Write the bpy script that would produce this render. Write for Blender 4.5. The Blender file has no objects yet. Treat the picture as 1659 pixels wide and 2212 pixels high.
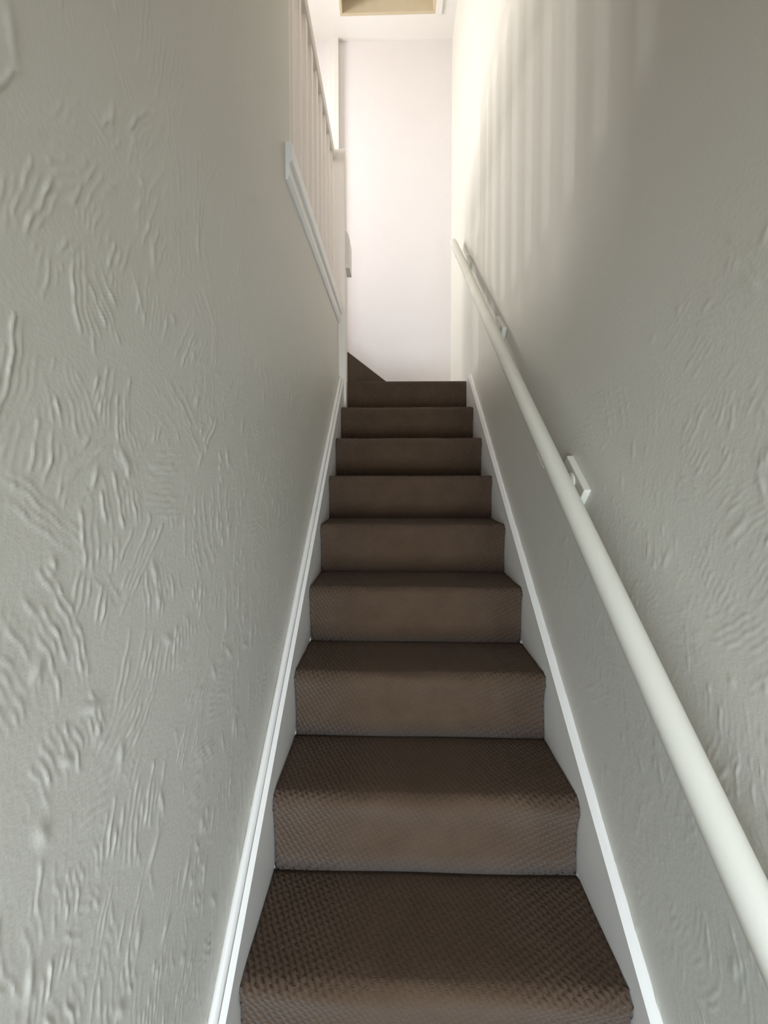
import bpy, bmesh, math, random
import numpy as np
from mathutils import Vector, Matrix

random.seed(7)
scene = bpy.context.scene
COL = scene.collection

# ------------------------------------------------------------------ camera
F_PX, IMG_W, IMG_H = 850.0, 1659, 2212
PP_Y = 1046.96
YAW, PITCH, ROLL = 0.0235, -0.03316, -0.00083
CAM = Vector((-0.0796, 0.0, 1.0203))
cd = bpy.data.cameras.new('camera')
cam = bpy.data.objects.new('camera', cd)
COL.objects.link(cam)
cd.sensor_fit = 'VERTICAL'
cd.sensor_height = 36.0
cd.sensor_width = 27.0
cd.lens = F_PX * 36.0 / IMG_H
cd.shift_y = -(IMG_H / 2 - PP_Y) / IMG_H
cd.clip_start = 0.02
fwd = Vector((-math.sin(YAW) * math.cos(PITCH), math.cos(YAW) * math.cos(PITCH), math.sin(PITCH)))
rgt0 = Vector((math.cos(YAW), math.sin(YAW), 0))
up0 = rgt0.cross(fwd)
rgt = math.cos(ROLL) * rgt0 + math.sin(ROLL) * up0
upv = -math.sin(ROLL) * rgt0 + math.cos(ROLL) * up0
m = Matrix((rgt, upv, -fwd)).transposed().to_4x4()
m.translation = CAM
cam.matrix_world = m
scene.camera = cam

# ------------------------------------------------------------------ world, daylight, exposure
w = bpy.data.worlds.new('overcast_sky')
scene.world = w
w.use_nodes = True
bg = w.node_tree.nodes['Background']
bg.inputs[0].default_value = (0.86, 0.93, 1.0, 1)
bg.inputs[1].default_value = 1.0
scene.view_settings.view_transform = 'Standard'
scene.view_settings.look = 'None'
scene.view_settings.gamma = 1.0
scene.view_settings.use_curve_mapping = False
scene.view_settings.exposure = 0.20


def area(name, loc, direction, sx, sy, power, color):
    ld = bpy.data.lights.new(name, 'AREA')
    ld.shape = 'RECTANGLE'
    ld.size, ld.size_y = sx, sy
    ld.energy = power
    ld.color = color
    o = bpy.data.objects.new(name, ld)
    o.location = loc
    o.rotation_euler = Vector(direction).to_track_quat('-Z', 'Y').to_euler()
    COL.objects.link(o)
    return o


# daylight from landing window, slot window and door glass; low side lights are added
area('daylight_landing_window', (-2.62, 2.25, 3.52), (1, 0, 0), 1.2, 1.1, 122, (1.0, 0.965, 0.945))
area('daylight_slot_window', (-2.475, 3.25, 2.78), (1, 0, 0), 0.05, 0.22, 20, (0.92, 0.97, 1.0))
area('daylight_door_glass', (0.0, -1.00, 0.95), (0, 1, 0), 0.40, 1.10, 13, (1.0, 0.965, 0.93))
area('added_low_side_light', (-0.32, -1.00, 0.15), (0, 1, 0), 0.18, 0.85, 21, (0.72, 0.86, 1.0))  # added pair of low lights to brighten the string bottoms
area('added_low_side_light', (0.32, -1.00, 0.15), (0, 1, 0), 0.18, 0.85, 21, (0.72, 0.86, 1.0))


# ------------------------------------------------------------------ materials
def nodes(name):
    mt = bpy.data.materials.new(name)
    mt.use_nodes = True
    nt = mt.node_tree
    b = nt.nodes['Principled BSDF']
    return mt, nt, b


def mk(nt, kind, **kw):
    n = nt.nodes.new(kind)
    for k, v in kw.items():
        if hasattr(n, k):
            setattr(n, k, v)
        else:
            n.inputs[k].default_value = v
    return n


def paint(name, col, rough=0.5, spec=0.4, var=0.03, scale=6.0, bump=0.15, bscale=220.0, bdist=0.001):
    mt, nt, b = nodes(name)
    tc = mk(nt, 'ShaderNodeTexCoord')
    n1 = mk(nt, 'ShaderNodeTexNoise', Scale=scale, Detail=4.0)
    nt.links.new(tc.outputs['Object'], n1.inputs['Vector'])
    mix = mk(nt, 'ShaderNodeMix', data_type='RGBA')
    c0 = [max(0, c * (1 - var)) for c in col]
    c1 = [min(1, c * (1 + var)) for c in col]
    mix.inputs[6].default_value = (*c0, 1)
    mix.inputs[7].default_value = (*c1, 1)
    nt.links.new(n1.outputs[0], mix.inputs[0])
    nt.links.new(mix.outputs[2], b.inputs['Base Color'])
    b.inputs['Roughness'].default_value = rough
    b.inputs['Specular IOR Level'].default_value = spec
    n2 = mk(nt, 'ShaderNodeTexNoise', Scale=bscale, Detail=3.0)
    nt.links.new(tc.outputs['Object'], n2.inputs['Vector'])
    bp = mk(nt, 'ShaderNodeBump', Strength=bump, Distance=bdist)
    nt.links.new(n2.outputs[0], bp.inputs['Height'])
    nt.links.new(bp.outputs[0], b.inputs['Normal'])
    return mt


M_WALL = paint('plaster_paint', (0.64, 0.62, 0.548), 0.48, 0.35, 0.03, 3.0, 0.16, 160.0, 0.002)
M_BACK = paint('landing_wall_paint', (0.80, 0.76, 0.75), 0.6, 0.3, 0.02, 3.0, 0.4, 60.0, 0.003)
M_CEIL = paint('ceiling_paint', (0.82, 0.79, 0.75), 0.8, 0.2, 0.02, 3.0, 0.2, 90.0, 0.002)
M_WOOD = paint('white_gloss_wood', (0.78, 0.755, 0.71), 0.33, 0.5, 0.03, 9.0, 0.12, 70.0, 0.001)
M_RAIL = paint('cream_gloss_wood', (0.70, 0.685, 0.60), 0.34, 0.5, 0.02, 7.0, 0.08, 60.0, 0.001)
M_BALU = paint('baluster_paint', (0.76, 0.70, 0.64), 0.45, 0.4, 0.03, 12.0, 0.1, 70.0, 0.001)
M_HATCH = paint('yellowed_wood', (0.60, 0.51, 0.36), 0.6, 0.3, 0.10, 12.0, 0.15, 60.0, 0.001)
M_METAL = paint('painted_metal', (0.74, 0.72, 0.66), 0.35, 0.5, 0.02, 20.0, 0.05, 120.0, 0.0005)
M_DARK = paint('dark_gap', (0.03, 0.025, 0.02), 0.9, 0.1, 0.1)
M_FLOOR = paint('hall_lino', (0.28, 0.25, 0.22), 0.5, 0.3, 0.1, 8.0)
M_DOOR = paint('door_paint', (0.40, 0.40, 0.40), 0.4, 0.4, 0.03)


def glass_mat():
    mt, nt, b = nodes('window_glass')
    out = nt.nodes['Material Output']
    tr = mk(nt, 'ShaderNodeBsdfTransparent')
    gl = mk(nt, 'ShaderNodeBsdfGlossy', Roughness=0.03)
    fr = mk(nt, 'ShaderNodeFresnel', IOR=1.45)
    mx = mk(nt, 'ShaderNodeMixShader')
    nt.links.new(fr.outputs[0], mx.inputs[0])
    nt.links.new(tr.outputs[0], mx.inputs[1])
    nt.links.new(gl.outputs[0], mx.inputs[2])
    nt.links.new(mx.outputs[0], out.inputs[0])
    return mt


M_GLASS = glass_mat()


def carpet_mat():
    mt, nt, b = nodes('brown_twist_carpet')
    L = nt.links.new
    uv = mk(nt, 'ShaderNodeUVMap')
    sep = mk(nt, 'ShaderNodeSeparateXYZ')
    L(uv.outputs[0], sep.inputs[0])

    def math_(op, a, bb):
        n = mk(nt, 'ShaderNodeMath', operation=op)
        for i, v in enumerate((a, bb)):
            if isinstance(v, (int, float)):
                n.inputs[i].default_value = v
            elif v is not None:
                L(v, n.inputs[i])
        return n.outputs[0]
    # wobble
    nz = mk(nt, 'ShaderNodeTexNoise', Scale=48.0, Detail=3.0)
    L(uv.outputs[0], nz.inputs['Vector'])
    wob = math_('MULTIPLY', math_('SUBTRACT', nz.outputs[0], 0.5), 5.0)
    u, v = sep.outputs[0], sep.outputs[1]
    # cords running diagonally, broken up across
    a = math_('ADD', math_('MULTIPLY', math_('ADD', math_('MULTIPLY', u, 0.86), math_('MULTIPLY', v, 0.50)), 2 * math.pi / 0.0125), wob)
    c = math_('ADD', math_('MULTIPLY', math_('SUBTRACT', math_('MULTIPLY', u, 0.45), math_('MULTIPLY', v, 0.89)), 2 * math.pi / 0.0145), wob)
    ra = math_('ADD', math_('MULTIPLY', math_('SINE', a, None), 0.5), 0.5)
    rc = math_('ADD', math_('MULTIPLY', math_('SINE', c, None), 0.5), 0.5)
    # trodden flat along the middle of the flight
    wm = mk(nt, 'ShaderNodeMapRange', interpolation_type='SMOOTHSTEP')
    L(math_('ABSOLUTE', math_('SUBTRACT', u, HALF), None), wm.inputs[0])
    for i_, v_ in enumerate((0.10, 0.34, 0.22, 1.0)):
        wm.inputs[1 + i_].default_value = v_
    rib = math_('MULTIPLY', math_('MULTIPLY', math_('ADD', math_('MULTIPLY', ra, 0.6), math_('MULTIPLY', math_('MULTIPLY', ra, rc), 0.9)), wm.outputs[0]), 1.5)
    fz = mk(nt, 'ShaderNodeTexNoise', Scale=420.0, Detail=3.0)
    L(uv.outputs[0], fz.inputs['Vector'])
    hgt = math_('ADD', rib, math_('MULTIPLY', fz.outputs[0], 0.9))
    bp = mk(nt, 'ShaderNodeBump', Strength=0.9, Distance=0.0028)
    L(hgt, bp.inputs['Height'])
    L(bp.outputs[0], b.inputs['Normal'])
    pz = mk(nt, 'ShaderNodeTexNoise', Scale=9.0, Detail=5.0, Roughness=0.65)
    L(uv.outputs[0], pz.inputs['Vector'])
    col = mk(nt, 'ShaderNodeMix', data_type='RGBA')
    col.inputs[6].default_value = (0.066, 0.037, 0.019, 1)
    col.inputs[7].default_value = (0.118, 0.075, 0.047, 1)
    L(pz.outputs[0], col.inputs[0])
    col2 = mk(nt, 'ShaderNodeMix', data_type='RGBA', blend_type='MULTIPLY')
    col2.inputs[0].default_value = 0.55
    L(col.outputs[2], col2.inputs[6])
    rmp = mk(nt, 'ShaderNodeValToRGB')
    rmp.color_ramp.elements[0].color = (0.35, 0.33, 0.31, 1)
    rmp.color_ramp.elements[1].color = (1.25, 1.22, 1.2, 1)
    L(fz.outputs[0], rmp.inputs[0])
    L(rmp.outputs[0], col2.inputs[7])
    L(col2.outputs[2], b.inputs['Base Color'])
    b.inputs['Roughness'].default_value = 0.95
    b.inputs['Specular IOR Level'].default_value = 0.08
    b.inputs['Sheen Weight'].default_value = 0.12
    b.inputs['Sheen Roughness'].default_value = 0.6
    return mt




# ------------------------------------------------------------------ helpers
def link(name, me, mat, parent=None):
    o = bpy.data.objects.new(name, me)
    COL.objects.link(o)
    if mat and not me.materials:
        me.materials.append(mat)
    if parent:
        o.parent = parent
    return o


def from_bm(name, bm, mat, parent=None, smooth=False, loc=None):
    bmesh.ops.recalc_face_normals(bm, faces=bm.faces)
    me = bpy.data.meshes.new(name)
    bm.to_mesh(me)
    bm.free()
    if smooth:
        me.shade_smooth()
    o = link(name, me, mat, parent)
    if loc:
        o.location = loc
    return o


def box(bm, x0, x1, y0, y1, z0, z1):
    vs = [bm.verts.new((x, y, z)) for x in (x0, x1) for y in (y0, y1) for z in (z0, z1)]
    for f in ((0, 1, 3, 2), (4, 6, 7, 5), (0, 4, 5, 1), (2, 3, 7, 6), (0, 2, 6, 4), (1, 5, 7, 3)):
        bm.faces.new([vs[i] for i in f])
    return vs


def bevel(bm, w_, seg=2):
    bmesh.ops.bevel(bm, geom=[e for e in bm.edges], offset=w_, segments=seg, profile=0.6, affect='EDGES')


def prism(bm, poly, axis, a, b_):
    """extrude a 2D polygon between a and b_ along axis ('x': poly=(y,z); 'y': poly=(x,z); 'z': poly=(x,y))"""
    def P(q, t):
        return {'x': (t, q[0], q[1]), 'y': (q[0], t, q[1]), 'z': (q[0], q[1], t)}[axis]
    A = [bm.verts.new(P(q, a)) for q in poly]
    B = [bm.verts.new(P(q, b_)) for q in poly]
    n = len(poly)
    bm.faces.new(A)
    bm.faces.new(B[::-1])
    for i in range(n):
        bm.faces.new((A[i], B[i], B[(i + 1) % n], A[(i + 1) % n]))


def empty(name, loc=(0, 0, 0)):
    o = bpy.data.objects.new(name, None)
    o.empty_display_size = 0.05
    o.location = loc
    COL.objects.link(o)
    return o


def part(name, bm, mat, parent, smooth=False):
    """mesh given in world coordinates, parented under an Empty"""
    off = Vector(parent.location)
    p = parent.parent
    while p:
        off += Vector(p.location)
        p = p.parent
    bmesh.ops.translate(bm, verts=bm.verts, vec=-off)
    return from_bm(name, bm, mat, parent, smooth)


def tag(o, label=None, cat=None, group=None, kind=None):
    if label:
        o['label'] = label
    if cat:
        o['category'] = cat
    if group:
        o['group'] = group
    if kind:
        o['kind'] = kind
    return o


def structure(name, bm, mat, label, cat, smooth=False):
    return tag(from_bm(name, bm, mat, None, smooth), label, cat, None, 'structure')


# ------------------------------------------------------------------ measures
RISE, GO, Y0 = 0.20, 0.22473, 0.7382
HALF = 0.3855            # half the carpet width between the strings
XL, XR = -0.42, 0.41     # faces of the two plaster walls
YB = 3.39                # back wall
ZC = 4.60                # upstairs ceiling
ZL = 2.00                # landing floor
ZF = -0.40               # hall floor
YE = 1.315               # where the full height left wall ends
NEWEL_Y = 2.47
HALL_Y0, HALL_Y1, HALL_X = -0.85, 0.16, 0.95
HALL_ZC = 1.80
XW = -2.40               # landing window wall


def pitch_z(y):
    return (y - Y0) / GO * RISE


M_CARPET = carpet_mat()


# ------------------------------------------------------------------ combed plaster walls
def comb_relief(rng, ya, yb, za, zb, n, amp, dens_fn, res=0.002):
    ny, nz = int((yb - ya) / res) + 1, int((zb - za) / res) + 1
    H = np.zeros((ny, nz), np.float32)

    def sst(t):
        t = np.clip(t, 0, 1)
        return t * t * (3 - 2 * t)
    for i in range(n):
        cy, cz = rng.uniform(ya, yb), rng.uniform(za, zb)
        dn = dens_fn(cy, cz)
        if rng.uniform() > dn:
            continue
        kind = rng.uniform()
        th = math.pi / 2 + rng.normal(0, 0.42)
        if kind < 0.28:
            th = rng.uniform(0.2, math.pi - 0.2)
        Ls, Wd = rng.uniform(0.07, 0.17), rng.uniform(0.07, 0.17)
        if kind > 0.88:
            Ls, Wd = rng.uniform(0.20, 0.36), rng.uniform(0.012, 0.04)
        sp = rng.uniform(0.0070, 0.0110)
        curv = rng.normal(0, 1.6)
        fan = rng.normal(0, 2.2)
        R = 0.5 * math.hypot(Ls, Wd) * 1.35
        i0, i1 = max(0, int((cy - R - ya) / res)), min(ny, int((cy + R - ya) / res))
        j0, j1 = max(0, int((cz - R - za) / res)), min(nz, int((cz + R - za) / res))
        if i1 - i0 < 3 or j1 - j0 < 3:
            continue
        dy = (ya + np.arange(i0, i1) * res - cy)[:, None]
        dz = (za + np.arange(j0, j1) * res - cz)[None, :]
        s = dy * math.cos(th) + dz * math.sin(th)
        t = -dy * math.sin(th) + dz * math.cos(th) + curv * s * s
        t = t / np.clip(1 + fan * s, 0.5, 2.0)
        t = t + 0.0008 * np.sin(s * rng.uniform(50, 120) + rng.uniform(0, 6)) + 0.0010 * np.sin(s * 170 + t * 90 + rng.uniform(0, 6))
        env = sst((1 - np.abs(s) / (Ls / 2)) * 5) * sst((1 - np.abs(t) / (Wd / 2)) * 4)
        idx = np.floor(t / sp).astype(int) + 40
        idx = np.clip(idx, 0, 79)
        fr = t / sp - np.floor(t / sp)
        a = np.clip(rng.normal(0.70, 0.35, 80), 0.05, 1.4)
        e0 = rng.uniform(-0.55, -0.12, 80) * Ls
        e1 = rng.uniform(0.12, 0.55, 80) * Ls
        on = sst((s - e0[idx]) / 0.012) * sst((e1[idx] - s) / 0.012)
        wdt = rng.uniform(0.20, 0.32)
        prof = np.clip(1 - np.abs(fr - 0.5) / wdt, 0, 1)
        prof = prof * prof * (3 - 2 * prof)
        bead = 0.68 + 0.45 * np.sin(s * rng.uniform(90, 260) + idx * 1.7) * np.sin(s * 61 + idx)
        h = amp * dn * a[idx] * prof * on * bead
        sl = H[i0:i1, j0:j1]
        H[i0:i1, j0:j1] = sl * (1 - env * 0.92) + h * env
    # stray dabs and drips
    for i in range(n // 2):
        cy, cz = rng.uniform(ya, yb), rng.uniform(za, zb)
        if rng.uniform() > dens_fn(cy, cz):
            continue
        r1, r2, th = rng.uniform(0.003, 0.006), rng.uniform(0.006, 0.03), math.pi / 2 + rng.normal(0, 0.5)
        R = r2 * 2.2
        i0, i1 = max(0, int((cy - R - ya) / res)), min(ny, int((cy + R - ya) / res))
        j0, j1 = max(0, int((cz - R - za) / res)), min(nz, int((cz + R - za) / res))
        if i1 - i0 < 2 or j1 - j0 < 2:
            continue
        dy = (ya + np.arange(i0, i1) * res - cy)[:, None]
        dz = (za + np.arange(j0, j1) * res - cz)[None, :]
        s = dy * math.cos(th) + dz * math.sin(th)
        t = -dy * math.sin(th) + dz * math.cos(th)
        H[i0:i1, j0:j1] = np.maximum(H[i0:i1, j0:j1], amp * 0.8 * np.exp(-(s / r2) ** 2 * 1.6 - (t / r1) ** 2))
    return H


def sample(H, ya, za, res, Y, Z):
    fy, fz = (Y - ya) / res, (Z - za) / res
    i = np.clip(fy.astype(int), 0, H.shape[0] - 2)
    j = np.clip(fz.astype(int), 0, H.shape[1] - 2)
    a = np.clip(fy - i, 0, 1)[:, None]
    b = np.clip(fz - j, 0, 1)[None, :]
    I, J = i[:, None], j[None, :]
    return (H[I, J] * (1 - a) * (1 - b) + H[I + 1, J] * a * (1 - b) + H[I, J + 1] * (1 - a) * b + H[I + 1, J + 1] * a * b)


def wall_columns(ya, yb, d0, yref, pw):
    ys = [ya]
    while ys[-1] < yb:
        ys.append(ys[-1] + d0 * max(1.0, (ys[-1] / yref)) ** pw)
    ys[-1] = yb
    return np.array(ys)


def relief_wall(name, x, sign, H, hy, hz, res, ys, zs, hole, slabs, mat, big):
    """relief sheet facing sign*x at x, cells inside hole=(y0,z0,...) left out; slabs = boxes behind it"""
    hh = sample(H, hy, hz, res, ys, zs)
    yy, zz = np.meshgrid(ys, zs, indexing='ij')
    hh = hh + big(yy, zz)
    ny, nz = len(ys), len(zs)
    co = np.stack([x + sign * np.maximum(hh, 0), yy, zz], -1).reshape(-1, 3)
    I, J = np.meshgrid(np.arange(ny - 1), np.arange(nz - 1), indexing='ij')
    cyy, czz = (ys[:-1] + ys[1:]) / 2, (zs[:-1] + zs[1:]) / 2
    keep = ~hole(cyy[:, None], czz[None, :])
    I, J = I[keep], J[keep]
    a = I * nz + J
    q = np.stack([a, a + nz, a + nz + 1, a + 1], -1)
    if sign < 0:
        q = q[:, ::-1]
    base = len(co)
    sv, sf = [], []
    for (x0, x1, y0, y1, z0, z1) in slabs:
        k = base + len(sv)
        sv += [(X, Y, Z) for X in (x0, x1) for Y in (y0, y1) for Z in (z0, z1)]
        for f in ((0, 1, 3, 2), (4, 6, 7, 5), (0, 4, 5, 1), (2, 3, 7, 6), (0, 2, 6, 4), (1, 5, 7, 3)):
            sf.append([k + i for i in f])
    co = np.concatenate([co, np.array(sv, float)])
    q = np.concatenate([q, np.array(sf)])
    me = bpy.data.meshes.new(name)
    me.vertices.add(len(co))
    me.vertices.foreach_set('co', co.ravel().astype(np.float32))
    me.loops.add(q.size)
    me.loops.foreach_set('vertex_index', q.ravel().astype(np.int32))
    me.polygons.add(len(q))
    me.polygons.foreach_set('loop_start', (np.arange(len(q)) * 4).astype(np.int32))
    sm = np.ones(len(q), bool)
    sm[-len(sf):] = False
    me.polygons.foreach_set('use_smooth', sm)
    me.update(calc_edges=True)
    me.validate()
    return link(name, me, mat)


rng = np.random.default_rng(11)
RES = 0.002
# left wall
HL = comb_relief(rng, 0.16, 2.50, -0.40, 3.2, 1350, 0.0020, lambda y, z: 0.95 if z < 2.2 else 0.75, RES)
ysl = wall_columns(0.16, NEWEL_Y, 0.0019, 0.40, 1.25)
ysl[np.argmin(abs(ysl - YE))] = YE
zsl = np.concatenate([np.arange(-0.40, 1.98, 0.0032), [1.98], np.arange(1.9832, 2.75, 0.0032), np.linspace(2.76, ZC, 30)])


def swell(seed):
    r = np.random.default_rng(seed)
    ph = r.uniform(0, 6, 8)
    return lambda Y, Z: 0.0012 * (1 + 0.5 * np.sin(Y * 7 + ph[0]) * np.sin(Z * 5 + ph[1]) + 0.5 * np.sin(Y * 3.1 + Z * 4.3 + ph[2]))


wl = relief_wall('wall_left', XL, 1, HL, 0.16, -0.40, RES, ysl, zsl,
                 lambda Y, Z: (Y > YE) & (Z > 1.98),
                 [(XL - 0.10, XL - 0.0005, 0.16, YE, ZF, ZC), (XL - 0.10, XL - 0.0005, YE, NEWEL_Y, ZF, 1.98)],
                 M_WALL, swell(1))
tag(wl, 'left staircase wall of pale grey combed plaster under the white balustrade', 'wall', None, 'structure')
# right wall
HR = comb_relief(rng, 0.16, 2.8, -0.40, 3.4, 1500, 0.0014,
                 lambda y, z: (0.9 if y < 1.0 else 0.55) * (1.0 if z < 1.35 else 0.28), RES)
ysr = wall_columns(0.16, YB, 0.0022, 0.45, 1.25)
zsr = np.concatenate([np.arange(-0.40, 3.0, 0.0036), np.linspace(3.01, ZC, 40)])
wr = relief_wall('wall_right', XR, -1, HR, 0.16, -0.40, RES, ysr, zsr, lambda Y, Z: (Y < -9) & (Z < -9),
                 [(XR + 0.0005, XR + 0.12, 0.16, YB, ZF, ZC)], M_WALL, swell(2))
tag(wr, 'right staircase wall of pale grey combed plaster behind the round handrail', 'wall', None, 'structure')

# ------------------------------------------------------------------ rest of the shell
bm = bmesh.new()
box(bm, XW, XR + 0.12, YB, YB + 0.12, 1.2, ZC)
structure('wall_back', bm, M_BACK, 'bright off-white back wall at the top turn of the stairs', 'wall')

bm = bmesh.new()      # wall beside the landing, with the window opening
WY0, WY1, WZ0, WZ1 = 1.70, 2.80, 3.0, 4.05
SY0, SY1, SZ0, SZ1 = 3.12, 3.30, 2.64, 2.94
box(bm, XW - 0.12, XW, YE - 0.1, WY0, 1.8, ZC)
box(bm, XW - 0.12, XW, SY1, YB + 0.12, 1.8, ZC)
box(bm, XW - 0.12, XW, WY0, WY1, 1.8, WZ0)
box(bm, XW - 0.12, XW, WY0, WY1, WZ1, ZC)
box(bm, XW - 0.12, XW, WY1, SY0, 1.8, ZC)
box(bm, XW - 0.12, XW, SY0, SY1, 1.8, SZ0)
box(bm, XW - 0.12, XW, SY0, SY1, SZ1, ZC)
structure('wall_landing', bm, M_BACK, 'white landing wall around the upstairs window', 'wall')

bm = bmesh.new()
box(bm, XW - 0.12, XL - 0.10, YE - 0.1, YE, 1.8, ZC)
structure('wall_landing_end', bm, M_BACK, 'white end wall of the landing beside the stairwell', 'wall')
bm = bmesh.new()
box(bm, XL - 0.1, XR + 0.12, 0.06, 0.16, HALL_ZC, ZC)
structure('wall_stairwell_front', bm, M_WALL, 'plaster wall above the foot of the stairs', 'wall')

HY0, HY1 = 2.45, 3.205      # loft hatch hole
HX0, HX1 = -0.495, 0.250
bm = bmesh.new()
box(bm, XW - 0.12, HX0, 0.06, YB + 0.12, ZC, ZC + 0.12)
box(bm, HX1, XR + 0.12, 0.06, YB + 0.12, ZC, ZC + 0.12)
box(bm, HX0, HX1, 0.06, HY0, ZC, ZC + 0.12)
box(bm, HX0, HX1, HY1, YB + 0.12, ZC, ZC + 0.12)
structure('ceiling', bm, M_CEIL, 'white upstairs ceiling above the stairwell', 'ceiling')

bm = bmesh.new()
box(bm, XW - 0.12, XL - 0.10, YE - 0.1, NEWEL_Y, ZL - 0.22, ZL)
prism(bm, [(XW - 0.12, NEWEL_Y), (-0.52, NEWEL_Y), (-0.75, YB), (XW - 0.12, YB)], 'z', ZL - 0.22, ZL)
structure('floor_landing', bm, M_CARPET, 'carpeted landing floor behind the balustrade', 'floor')

# downstairs hall behind the camera
bm = bmesh.new()
box(bm, -HALL_X - 0.12, HALL_X + 0.12, HALL_Y0 - 0.12, Y0 - GO + 0.01, ZF - 0.1, ZF)
structure('floor', bm, M_FLOOR, 'dark hall floor at the foot of the stairs', 'floor')
bm = bmesh.new()
box(bm, -HALL_X - 0.12, HALL_X + 0.12, HALL_Y0 - 0.12, 0.06, HALL_ZC, HALL_ZC + 0.12)
structure('ceiling_hall', bm, M_CEIL, 'white hall ceiling behind the camera', 'ceiling')
for nm, x0, x1, lab in (('wall_hall_left', -HALL_X, XL - 0.10, 'hall wall left of the stair opening'),
                        ('wall_hall_right', XR + 0.12, HALL_X, 'hall wall right of the stair opening')):
    bm = bmesh.new()
    box(bm, x0, x1, 0.06, 0.16, ZF, HALL_ZC)
    structure(nm, bm, M_WALL, lab, 'wall')
for nm, s, lab in (('wall_hall_side', -1, 'hall side wall left of the front door'),
                   ('wall_hall_far_side', 1, 'hall side wall right of the front door')):
    bm = bmesh.new()
    a, b_ = (-HALL_X - 0.12, -HALL_X) if s < 0 else (HALL_X, HALL_X + 0.12)
    box(bm, a, b_, HALL_Y0, 0.16, ZF, HALL_ZC)
    structure(nm, bm, M_WALL, lab, 'wall')
DX, DZ = 0.43, 1.60
bm = bmesh.new()
box(bm, -HALL_X - 0.12, -DX, HALL_Y0 - 0.12, HALL_Y0, ZF, HALL_ZC)
box(bm, DX, HALL_X + 0.12, HALL_Y0 - 0.12, HALL_Y0, ZF, HALL_ZC)
box(bm, -DX, DX, HALL_Y0 - 0.12, HALL_Y0, DZ, HALL_ZC)
structure('wall_hall_front', bm, M_WALL, 'hall wall around the front door behind the camera', 'wall')


def window(name, label, x, y0, y1, z0, z1):
    r = tag(empty(name, (x, (y0 + y1) / 2, z0)), label, 'window', None, 'structure')
    bm = bmesh.new()
    t = 0.05
    ym, zm = (y0 + y1) / 2, z0 + (z1 - z0) * 0.68
    for b in ((y0, y0 + t, z0, z1), (y1 - t, y1, z0, z1), (y0, y1, z0, z0 + t), (y0, y1, z1 - t, z1), (ym - t / 2, ym + t / 2, z0, z1)):
        box(bm, x - 0.03, x + 0.03, *b)
    part('window_frame', bm, M_WOOD, r)
    for a, b in ((y0 + t, ym - t / 2), (ym + t / 2, y1 - t)):
        bm = bmesh.new()
        box(bm, x - 0.003, x + 0.003, a, b, z0 + t, z1 - t)
        part('pane', bm, M_GLASS, r)
    return r


window('window_1', 'landing window letting daylight onto the balustrade', XW - 0.06, WY0, WY1, WZ0, WZ1)
sw = tag(empty('window_2', (XW - 0.06, (SY0 + SY1) / 2, SZ0)), 'narrow slot window low beside the landing window', 'window', None, 'structure')
bm = bmesh.new()
for b in ((SY0, SY0 + 0.012, SZ0, SZ1), (SY1 - 0.012, SY1, SZ0, SZ1), (SY0 + 0.012, SY1 - 0.012, SZ0, SZ0 + 0.012), (SY0 + 0.012, SY1 - 0.012, SZ1 - 0.012, SZ1)):
    box(bm, XW - 0.08, XW - 0.04, *b)
part('window_frame', bm, M_WOOD, sw)
bm = bmesh.new()
box(bm, XW - 0.062, XW - 0.058, SY0 + 0.012, SY1 - 0.012, SZ0 + 0.012, SZ1 - 0.012)
part('pane', bm, M_GLASS, sw)
door = tag(empty('door_1', (0, HALL_Y0 - 0.06, ZF)), 'half glazed front door between two added side lights behind the camera', 'door', None, 'structure')
bm = bmesh.new()
for b in ((-0.20, -0.17, ZF, DZ), (0.17, 0.20, ZF, DZ), (-0.17, 0.17, ZF, 0.42), (-0.17, 0.17, 1.45, DZ)):
    box(bm, b[0], b[1], HALL_Y0 - 0.085, HALL_Y0 - 0.04, b[2], b[3])
part('door_leaf', bm, M_DOOR, door)
bm = bmesh.new()
box(bm, -0.17, 0.17, HALL_Y0 - 0.065, HALL_Y0 - 0.059, 0.42, 1.45)
part('pane', bm, M_GLASS, door)
for sx in (-1, 1):  # side lights invented to send low light along both walls
    bm = bmesh.new()
    for b in ((0.20, 0.225, ZF, DZ), (DX - 0.02, DX, ZF, DZ), (0.225, DX - 0.02, ZF, -0.30), (0.225, DX - 0.02, 1.20, DZ)):
        box(bm, min(sx * b[0], sx * b[1]), max(sx * b[0], sx * b[1]), HALL_Y0 - 0.085, HALL_Y0 - 0.04, b[2], b[3])
    part('added_side_light_frame', bm, M_WOOD, door)
    bm = bmesh.new()
    box(bm, min(sx * 0.225, sx * (DX - 0.02)), max(sx * 0.225, sx * (DX - 0.02)), HALL_Y0 - 0.065, HALL_Y0 - 0.059, -0.30, 1.20)
    part('pane', bm, M_GLASS, door)

# boxed pipe on the back wall, left of the stair turn
bm = bmesh.new()
box(bm, -0.612, -0.571, YB - 0.014, YB, ZL, ZC)
box(bm, -0.571, -0.533, YB - 0.034, YB, ZL, ZC)
structure('trim_1', bm, M_WOOD, 'white vertical boxed-in pipe on the back wall behind the newel', 'trim')

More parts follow.
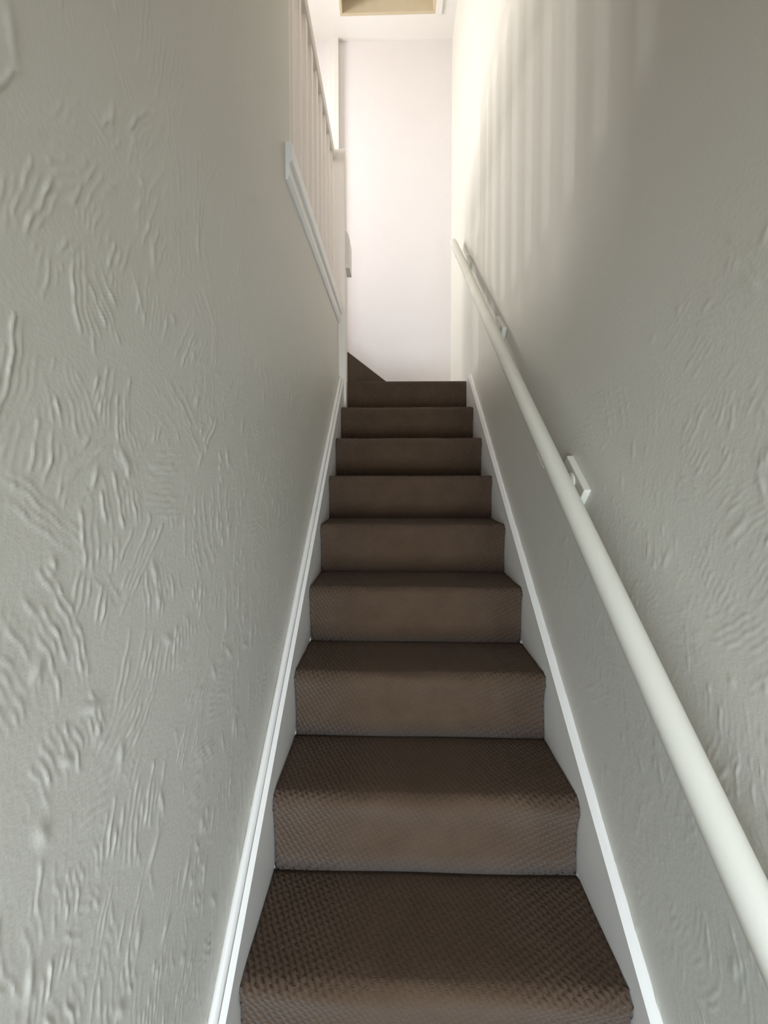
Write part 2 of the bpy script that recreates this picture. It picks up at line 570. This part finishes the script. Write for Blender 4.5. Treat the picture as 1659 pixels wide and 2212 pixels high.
# landing edge trim on the left wall: two stepped boards with a groove
t2 = tag(empty('trim_2', (XL, YE, 1.95)), 'white landing edge moulding along the top of the left wall', 'trim', None, 'structure')
bm = bmesh.new()
prism(bm, [(XL - 0.10, 1.995), (XL + 0.019, 1.995), (XL + 0.024, 2.000), (XL + 0.024, 2.046), (XL + 0.018, 2.055), (XL - 0.10, 2.055)], 'y', 1.262, NEWEL_Y)
part('nosing', bm, M_WOOD, t2)
bm = bmesh.new()
prism(bm, [(XL - 0.02, 1.940), (XL + 0.008, 1.940), (XL + 0.015, 1.955), (XL + 0.015, 1.995), (XL - 0.02, 1.995)], 'y', 1.262, NEWEL_Y)
part('fascia', bm, M_WOOD, t2)

# ------------------------------------------------------------------ staircase
stair = tag(empty('staircase', (0, Y0 - GO, ZF)), 'narrow straight staircase with brown fitted carpet and white strings', 'staircase')


def step_profile(k):
    y, z = Y0 + k * GO, k * RISE
    zb = z - RISE
    yn = y + GO
    P = [(y + 0.010, zb - 0.004), (y + 0.012, zb + 0.05), (y + 0.011, zb + 0.11), (y + 0.006, z - 0.05), (y + 0.001, z - 0.036)]
    r = 0.024
    for i in range(7):
        a = math.pi + i / 6 * math.pi / 2
        P.append((y + r + r * math.cos(a), z - r - r * math.sin(a)))
    for t in (0.15, 0.35, 0.6, 0.8, 0.94):
        P.append((y + r + (yn + 0.010 - y - r) * t, z - 0.002 * math.sin(math.pi * t)))
    P.append((yn + 0.014, z - 0.003))
    return P


def carpet_step(k):
    prof = step_profile(k)
    nx = 48
    r = random.Random(k * 13 + 5)
    ph = [r.uniform(0, 6.28) for _ in range(6)]
    bm = bmesh.new()
    uvl = bm.loops.layers.uv.new('UVMap')
    s = [0.0]
    for a, b in zip(prof[:-1], prof[1:]):
        s.append(s[-1] + math.hypot(b[0] - a[0], b[1] - a[1]))
    rows = []
    for j, (y, z) in enumerate(prof):
        nose = max(0.0, 1 - abs(j - 9) / 5.0)
        row = []
        for i in range(nx + 1):
            u = i / nx
            x = -HALF + u * 2 * HALF
            if i in (0, nx):
                x += r.uniform(-0.0035, 0.0015) * (1 if i else -1)
            dz = nose * (0.0016 * math.sin(u * 9 + ph[0]) + 0.0011 * math.sin(u * 23 + ph[1]) - 0.003 * math.sin(math.pi * u))
            dy = nose * (0.002 * math.sin(u * 7 + ph[2]) + 0.001 * math.sin(u * 31 + ph[3])) + 0.0012 * math.sin(u * 11 + j * .7 + ph[4])
            row.append(bm.verts.new((x, y + dy, z + dz)))
        rows.append(row)
    for j in range(len(prof) - 1):
        for i in range(nx):
            f = bm.faces.new((rows[j][i], rows[j][i + 1], rows[j + 1][i + 1], rows[j + 1][i]))
            f.smooth = True
            for l, (jj, ii) in zip(f.loops, ((j, i), (j, i + 1), (j + 1, i + 1), (j + 1, i))):
                l[uvl].uv = (ii / nx * 2 * HALF, s[jj] + k * 0.3817 + 1.0)
    # close sides, back and underside so the step is solid
    yb, zb = prof[-1][0], prof[0][1]
    bl, br = bm.verts.new((-HALF, yb, zb)), bm.verts.new((HALF, yb, zb))
    bm.faces.new([rw[0] for rw in rows] + [bl])
    bm.faces.new([rw[-1] for rw in rows][::-1] + [br])
    bm.faces.new(rows[-1] + [br, bl])
    bm.faces.new([bl, br] + rows[0][::-1])
    return part('carpeted_step', bm, M_CARPET, stair)


for k in range(-1, 8):
    carpet_step(k)


def winder(k, poly, nose_n):
    """flat winder step: poly corners (x,y) from the nose on; nose_n edges first along the front get a rounded lip"""
    z = k * RISE
    bm = bmesh.new()
    uvl = bm.loops.layers.uv.new('UVMap')
    prism(bm, poly, 'z', z - RISE - (0.004 if k == 8 else 0.0), z)
    bm.verts.ensure_lookup_table()
    ed = [e for e in bm.edges if all(abs(v.co.z - z) < 1e-4 for v in e.verts)
          and all((Vector(v.co.xy) - Vector(poly[0])).length < 1e-4 or (Vector(v.co.xy) - Vector(poly[1])).length < 1e-4 for v in e.verts)]
    bmesh.ops.bevel(bm, geom=ed, offset=0.022, segments=5, profile=0.5, affect='EDGES')
    for f in bm.faces:
        for l in f.loops:
            c = l.vert.co
            l[uvl].uv = (c.x + 0.3 * c.y + k, c.z + c.y)
    return part('winder_step', bm, M_CARPET, stair)


Y8 = Y0 + 8 * GO
RA, RB = (-0.368, 2.556), (-0.137, YB)
winder(8, [(-HALF, Y8), (HALF, Y8), (XR - 0.004, Y8 + 0.02), (XR - 0.004, YB), RB, RA, (-HALF, 2.55)], 1)
winder(9, [RA, RB, (-0.75, YB), (-0.52, NEWEL_Y + 0.01), (-0.46, 2.556)], 1)

# strings (the boards at both sides of the steps)
H_ST = 0.060
for side in (-1, 1):
    x_in = side * HALF
    x_out = (XL + 0.001) if side < 0 else (XR - 0.001)
    y_end = NEWEL_Y if side < 0 else 2.50
    ya = 0.40
    up_ = H_ST if side > 0 else H_ST + 0.002
    poly = [(ya, ZF), (ya, pitch_z(ya) + up_), (y_end, pitch_z(y_end) + up_)]
    if side > 0:
        poly += [(YB - 0.001, pitch_z(y_end) + up_), (YB - 0.001, 1.40), (y_end, pitch_z(y_end) - 0.34), (Y0, ZF)]
    else:
        poly += [(y_end, pitch_z(y_end) - 0.34), (Y0, ZF)]
    bm = bmesh.new()
    if side < 0:
        prism(bm, poly, 'x', x_in + 0.001 * side, x_in - 0.014)
    else:
        prism(bm, poly, 'x', x_in + 0.001 * side, x_out)
    st = part('string_board', bm, M_WOOD, stair)
    if side < 0:
        # rounded capping bead between the string and the plaster
        bm = bmesh.new()
        prof = [(x_out, -0.05), (x_out, 0.010), (x_out + 0.004, 0.0155), (x_out + 0.010, 0.0165), (x_out + 0.0155, 0.012), (x_out + 0.0175, 0.004), (x_out + 0.0175, -0.05)]
        A = [bm.verts.new((q[0], ya, pitch_z(ya) + up_ + q[1])) for q in prof]
        n = 40
        for i in range(1, n + 1):
            y = ya + (y_end - ya) * i / n
            B = [bm.verts.new((q[0] + random.uniform(-.0006, .0006), y, pitch_z(y) + up_ + q[1] + random.uniform(-.0006, .0006))) for q in prof]
            for a in range(len(prof) - 1):
                f = bm.faces.new((A[a], B[a], B[a + 1], A[a + 1]))
                f.smooth = True
            A = B
        part('capping_bead', bm, M_WOOD, st)
    else:
        # ragged caulk line where the string top meets the plaster
        bm = bmesh.new()
        A = None
        for i in range(90):
            y = ya + (y_end - ya) * i / 89
            hgt, dep = random.uniform(0.003, 0.009), random.uniform(0.004, 0.008)
            zt = pitch_z(y) + up_
            B = [bm.verts.new((XR, y, zt + hgt)), bm.verts.new((XR - dep, y, zt + hgt * 0.4)), bm.verts.new((XR - dep - 0.004, y, zt - 0.0005))]
            if A:
                for a in range(2):
                    f = bm.faces.new((A[a], B[a], B[a + 1], A[a + 1]))
                    f.smooth = True
            A = B
        part('caulk_line', bm, M_WOOD, st)

# ------------------------------------------------------------------ balustrade on the landing
XBAL = -0.466
bal = tag(empty('balustrade', (XBAL, YE, 2.055)), 'white painted balustrade with square balusters and newel along the landing edge', 'balustrade')
NX0, NX1, NY0, NY1, NZT = -0.455, -0.374, NEWEL_Y, 2.552, 2.985
bm = bmesh.new()
box(bm, NX0, NX1, NY0, NY1, 1.30, NZT)
bevel(bm, 0.006, 3)
npost = part('newel_post', bm, M_BALU, bal)
bm = bmesh.new()
box(bm, NX0 + 0.001, NX1 + 0.001, NY0 - 0.001, NY1 + 0.001, NZT - 0.018, NZT + 0.012)
bevel(bm, 0.005, 2)
part('newel_cap', bm, M_BALU, npost)
bm = bmesh.new()   # chamfered block on the stair side of the newel
prism(bm, [(NX1 - 0.02, 2.285), (NX1 + 0.022, 2.285), (NX1 + 0.024, 2.29), (NX1 + 0.024, 2.462), (NX1 + 0.016, 2.492), (NX1 + 0.004, 2.510), (NX1 - 0.02, 2.510)], 'y', NY0 + 0.012, NY1 + 0.05)
part('newel_block', bm, M_BALU, npost)
bm = bmesh.new()   # half newel where the balustrade meets the full height wall
box(bm, XBAL - 0.035, XBAL + 0.037, YE, YE + 0.07, 2.055, ZC)
bevel(bm, 0.004, 2)
part('half_newel', bm, M_BALU, bal)
bm = bmesh.new()
box(bm, XBAL - 0.03, XBAL + 0.026, YE + 0.07, NY0, 2.055, 2.082)
bevel(bm, 0.003, 2)
part('base_rail', bm, M_BALU, bal)
bm = bmesh.new()   # handrail
prism(bm, [(XBAL - 0.03, 2.935), (XBAL + 0.026, 2.935), (XBAL + 0.032, 2.945), (XBAL + 0.032, 2.970), (XBAL + 0.024, 2.984), (XBAL + 0.008, 2.990),
           (XBAL - 0.012, 2.990), (XBAL - 0.028, 2.984), (XBAL - 0.036, 2.970), (XBAL - 0.036, 2.945)], 'y', YE + 0.07, NY0)
part('top_rail', bm, M_BALU, bal)
me0 = None
pitch_b = 0.1165
for i in range(9):
    y = NEWEL_Y - 0.052 - i * pitch_b
    if me0 is None:
        bm = bmesh.new()
        box(bm, -0.0205, 0.0205, -0.0205, 0.0205, 0.0, 0.853)
        bevel(bm, 0.003, 2)
        o = from_bm('baluster', bm, M_BALU, bal)
        me0 = o.data
    else:
        o = link('baluster', me0, None, bal)
    o.location = (0.0, y - YE, 0.027)

# ------------------------------------------------------------------ wall handrail
hr = tag(empty('handrail', (0.335, 0.2, pitch_z(0.2) + 0.785)), 'cream round wooden handrail climbing the right wall on three brackets', 'handrail')
XH, HH, RR = 0.335, 0.785, 0.0235
SL = math.atan2(RISE, GO)
du, dn_ = Vector((0, math.cos(SL), math.sin(SL))), Vector((0, -math.sin(SL), math.cos(SL)))


def tube(bm, pts, radii, seg=24, up=Vector((1, 0, 0))):
    rings = []
    for i, p in enumerate(pts):
        a = pts[max(0, i - 1)]
        b = pts[min(len(pts) - 1, i + 1)]
        t = (Vector(b) - Vector(a)).normalized()
        n1 = (up - t * up.dot(t)).normalized()
        n2 = t.cross(n1)
        rings.append([bm.verts.new(Vector(p) + radii[i] * (math.cos(2 * math.pi * j / seg) * n1 + math.sin(2 * math.pi * j / seg) * n2)) for j in range(seg)])
    for A, B in zip(rings[:-1], rings[1:]):
        for j in range(seg):
            f = bm.faces.new((A[j], A[(j + 1) % seg], B[(j + 1) % seg], B[j]))
            f.smooth = True
    bm.faces.new(rings[0][::-1])
    bm.faces.new(rings[-1])


def rail_pt(y):
    sag = -0.010 * math.sin(math.pi * (y - 0.4) / 2.0) if 0.4 < y < 2.4 else 0.0
    return Vector((XH, y, pitch_z(y) + HH + sag * 0.8))


bm = bmesh.new()
ys = [0.03 + (2.775 - 0.03) * i / 60 for i in range(61)]
pts = [rail_pt(y) for y in ys]
rad = [RR] * len(pts)
end = pts[-1]
for d, r in ((0.006, 0.0225), (0.011, 0.0195), (0.0145, 0.014), (0.016, 0.006)):
    pts.append(end + du * d)
    rad.append(r)
tube(bm, pts, rad, 32)
part('rail', bm, M_RAIL, hr)


for yb in (1.063, 1.812, 2.568):
    base = rail_pt(yb)
    cp = Vector((XR, yb, base.z - 0.082))
    bm = bmesh.new()
    box(bm, -0.018, 0.002, -0.068, 0.068, -0.045, 0.045)
    bevel(bm, 0.003, 2)
    for v in bm.verts:
        c = v.co.copy()
        v.co = cp + Vector((c.x, 0, 0)) + du * c.y + dn_ * c.z
    pad = part('bracket', bm, M_RAIL, hr)
    # cranked arm: out of the pad, curving up under the rail
    bm = bmesh.new()
    q0 = cp + Vector((-0.017, 0, 0.0)) + dn_ * 0.012
    q3 = base - dn_ * (RR - 0.002)
    P = []
    for i in range(13):
        t = i / 12
        a = t * math.pi / 2
        x = q0.x + (q3.x - q0.x) * math.sin(a)
        s_ = 1 - math.cos(a)
        P.append(Vector((x, q0.y + (q3.y - q0.y) * s_, q0.z + (q3.z - q0.z) * s_)))
    tube(bm, P, [0.0075] * 13, 14, Vector((0, 1, 0)))
    off = Vector(hr.location)
    arm = part('bracket_arm', bm, M_METAL, pad)
    # rose where the arm meets the pad, saddle under the rail
    bm = bmesh.new()
    c0 = q0 + Vector((0.001, 0, 0))
    tube(bm, [c0, c0 + Vector((-0.004, 0, 0)), c0 + Vector((-0.007, 0, 0))], [0.024, 0.023, 0.012], 24, Vector((0, 1, 0)))
    part('bracket_rose', bm, M_METAL, pad)
    bm = bmesh.new()
    NSEG = 8
    rows = []
    for e in (-0.032, -0.028, 0.028, 0.032):
        for rr_ in (RR + 0.0035,):
            row = []
            for j in range(NSEG + 1):
                a = -math.pi / 2 + (j / NSEG - 0.5) * 1.5
                row.append(bm.verts.new(base + du * e + Vector((1, 0, 0)) * rr_ * math.cos(a) + dn_ * rr_ * math.sin(a)))
            rows.append(row)
    inner = []
    for e in (-0.032, -0.028, 0.028, 0.032):
        inner.append([bm.verts.new(base + du * e + Vector((1, 0, 0)) * (RR - 0.001) * math.cos(-math.pi / 2 + (j / NSEG - 0.5) * 1.5) + dn_ * (RR - 0.001) * math.sin(-math.pi / 2 + (j / NSEG - 0.5) * 1.5)) for j in range(NSEG + 1)])
    for g_ in (rows, inner):
        for A, B in zip(g_[:-1], g_[1:]):
            for j in range(NSEG):
                bm.faces.new((A[j], A[j + 1], B[j + 1], B[j]))
    for j in range(NSEG):
        bm.faces.new((rows[0][j], rows[0][j + 1], inner[0][j + 1], inner[0][j]))
        bm.faces.new((rows[-1][j], rows[-1][j + 1], inner[-1][j + 1], inner[-1][j]))
    for i in range(3):
        bm.faces.new((rows[i][0], rows[i + 1][0], inner[i + 1][0], inner[i][0]))
        bm.faces.new((rows[i][-1], rows[i + 1][-1], inner[i + 1][-1], inner[i][-1]))
    part('bracket_saddle', bm, M_METAL, pad)

# ------------------------------------------------------------------ loft hatch
lh = tag(empty('loft_hatch', ((HX0 + HX1) / 2, (HY0 + HY1) / 2, ZC)), 'loft hatch with yellowed wooden lining in the white ceiling', 'hatch')
for b in ((HX0, HX1, HY1 - 0.02, HY1), (HX0, HX1, HY0, HY0 + 0.02), (HX0, HX0 + 0.02, HY0 + 0.02, HY1 - 0.02), (HX1 - 0.02, HX1, HY0 + 0.02, HY1 - 0.02)):
    bm = bmesh.new()
    box(bm, *b, ZC - 0.004, ZC + 0.13)
    bevel(bm, 0.002, 1)
    part('lining_board', bm, M_HATCH, lh)
bm = bmesh.new()
box(bm, HX0 + 0.024, HX1 - 0.024, HY0 + 0.024, HY1 - 0.024, ZC + 0.100, ZC + 0.118)
part('hatch_panel', bm, M_WOOD, lh)
bm = bmesh.new()
box(bm, HX0, HX1, HY0, HY1, ZC + 0.130, ZC + 0.140)
part('upper_board', bm, M_DARK, lh)
bm = bmesh.new()
box(bm, HX1, HX1 + 0.05, HY0, HY1, ZC - 0.012, ZC)
bevel(bm, 0.003, 2)
part('architrave', bm, M_CEIL, lh)
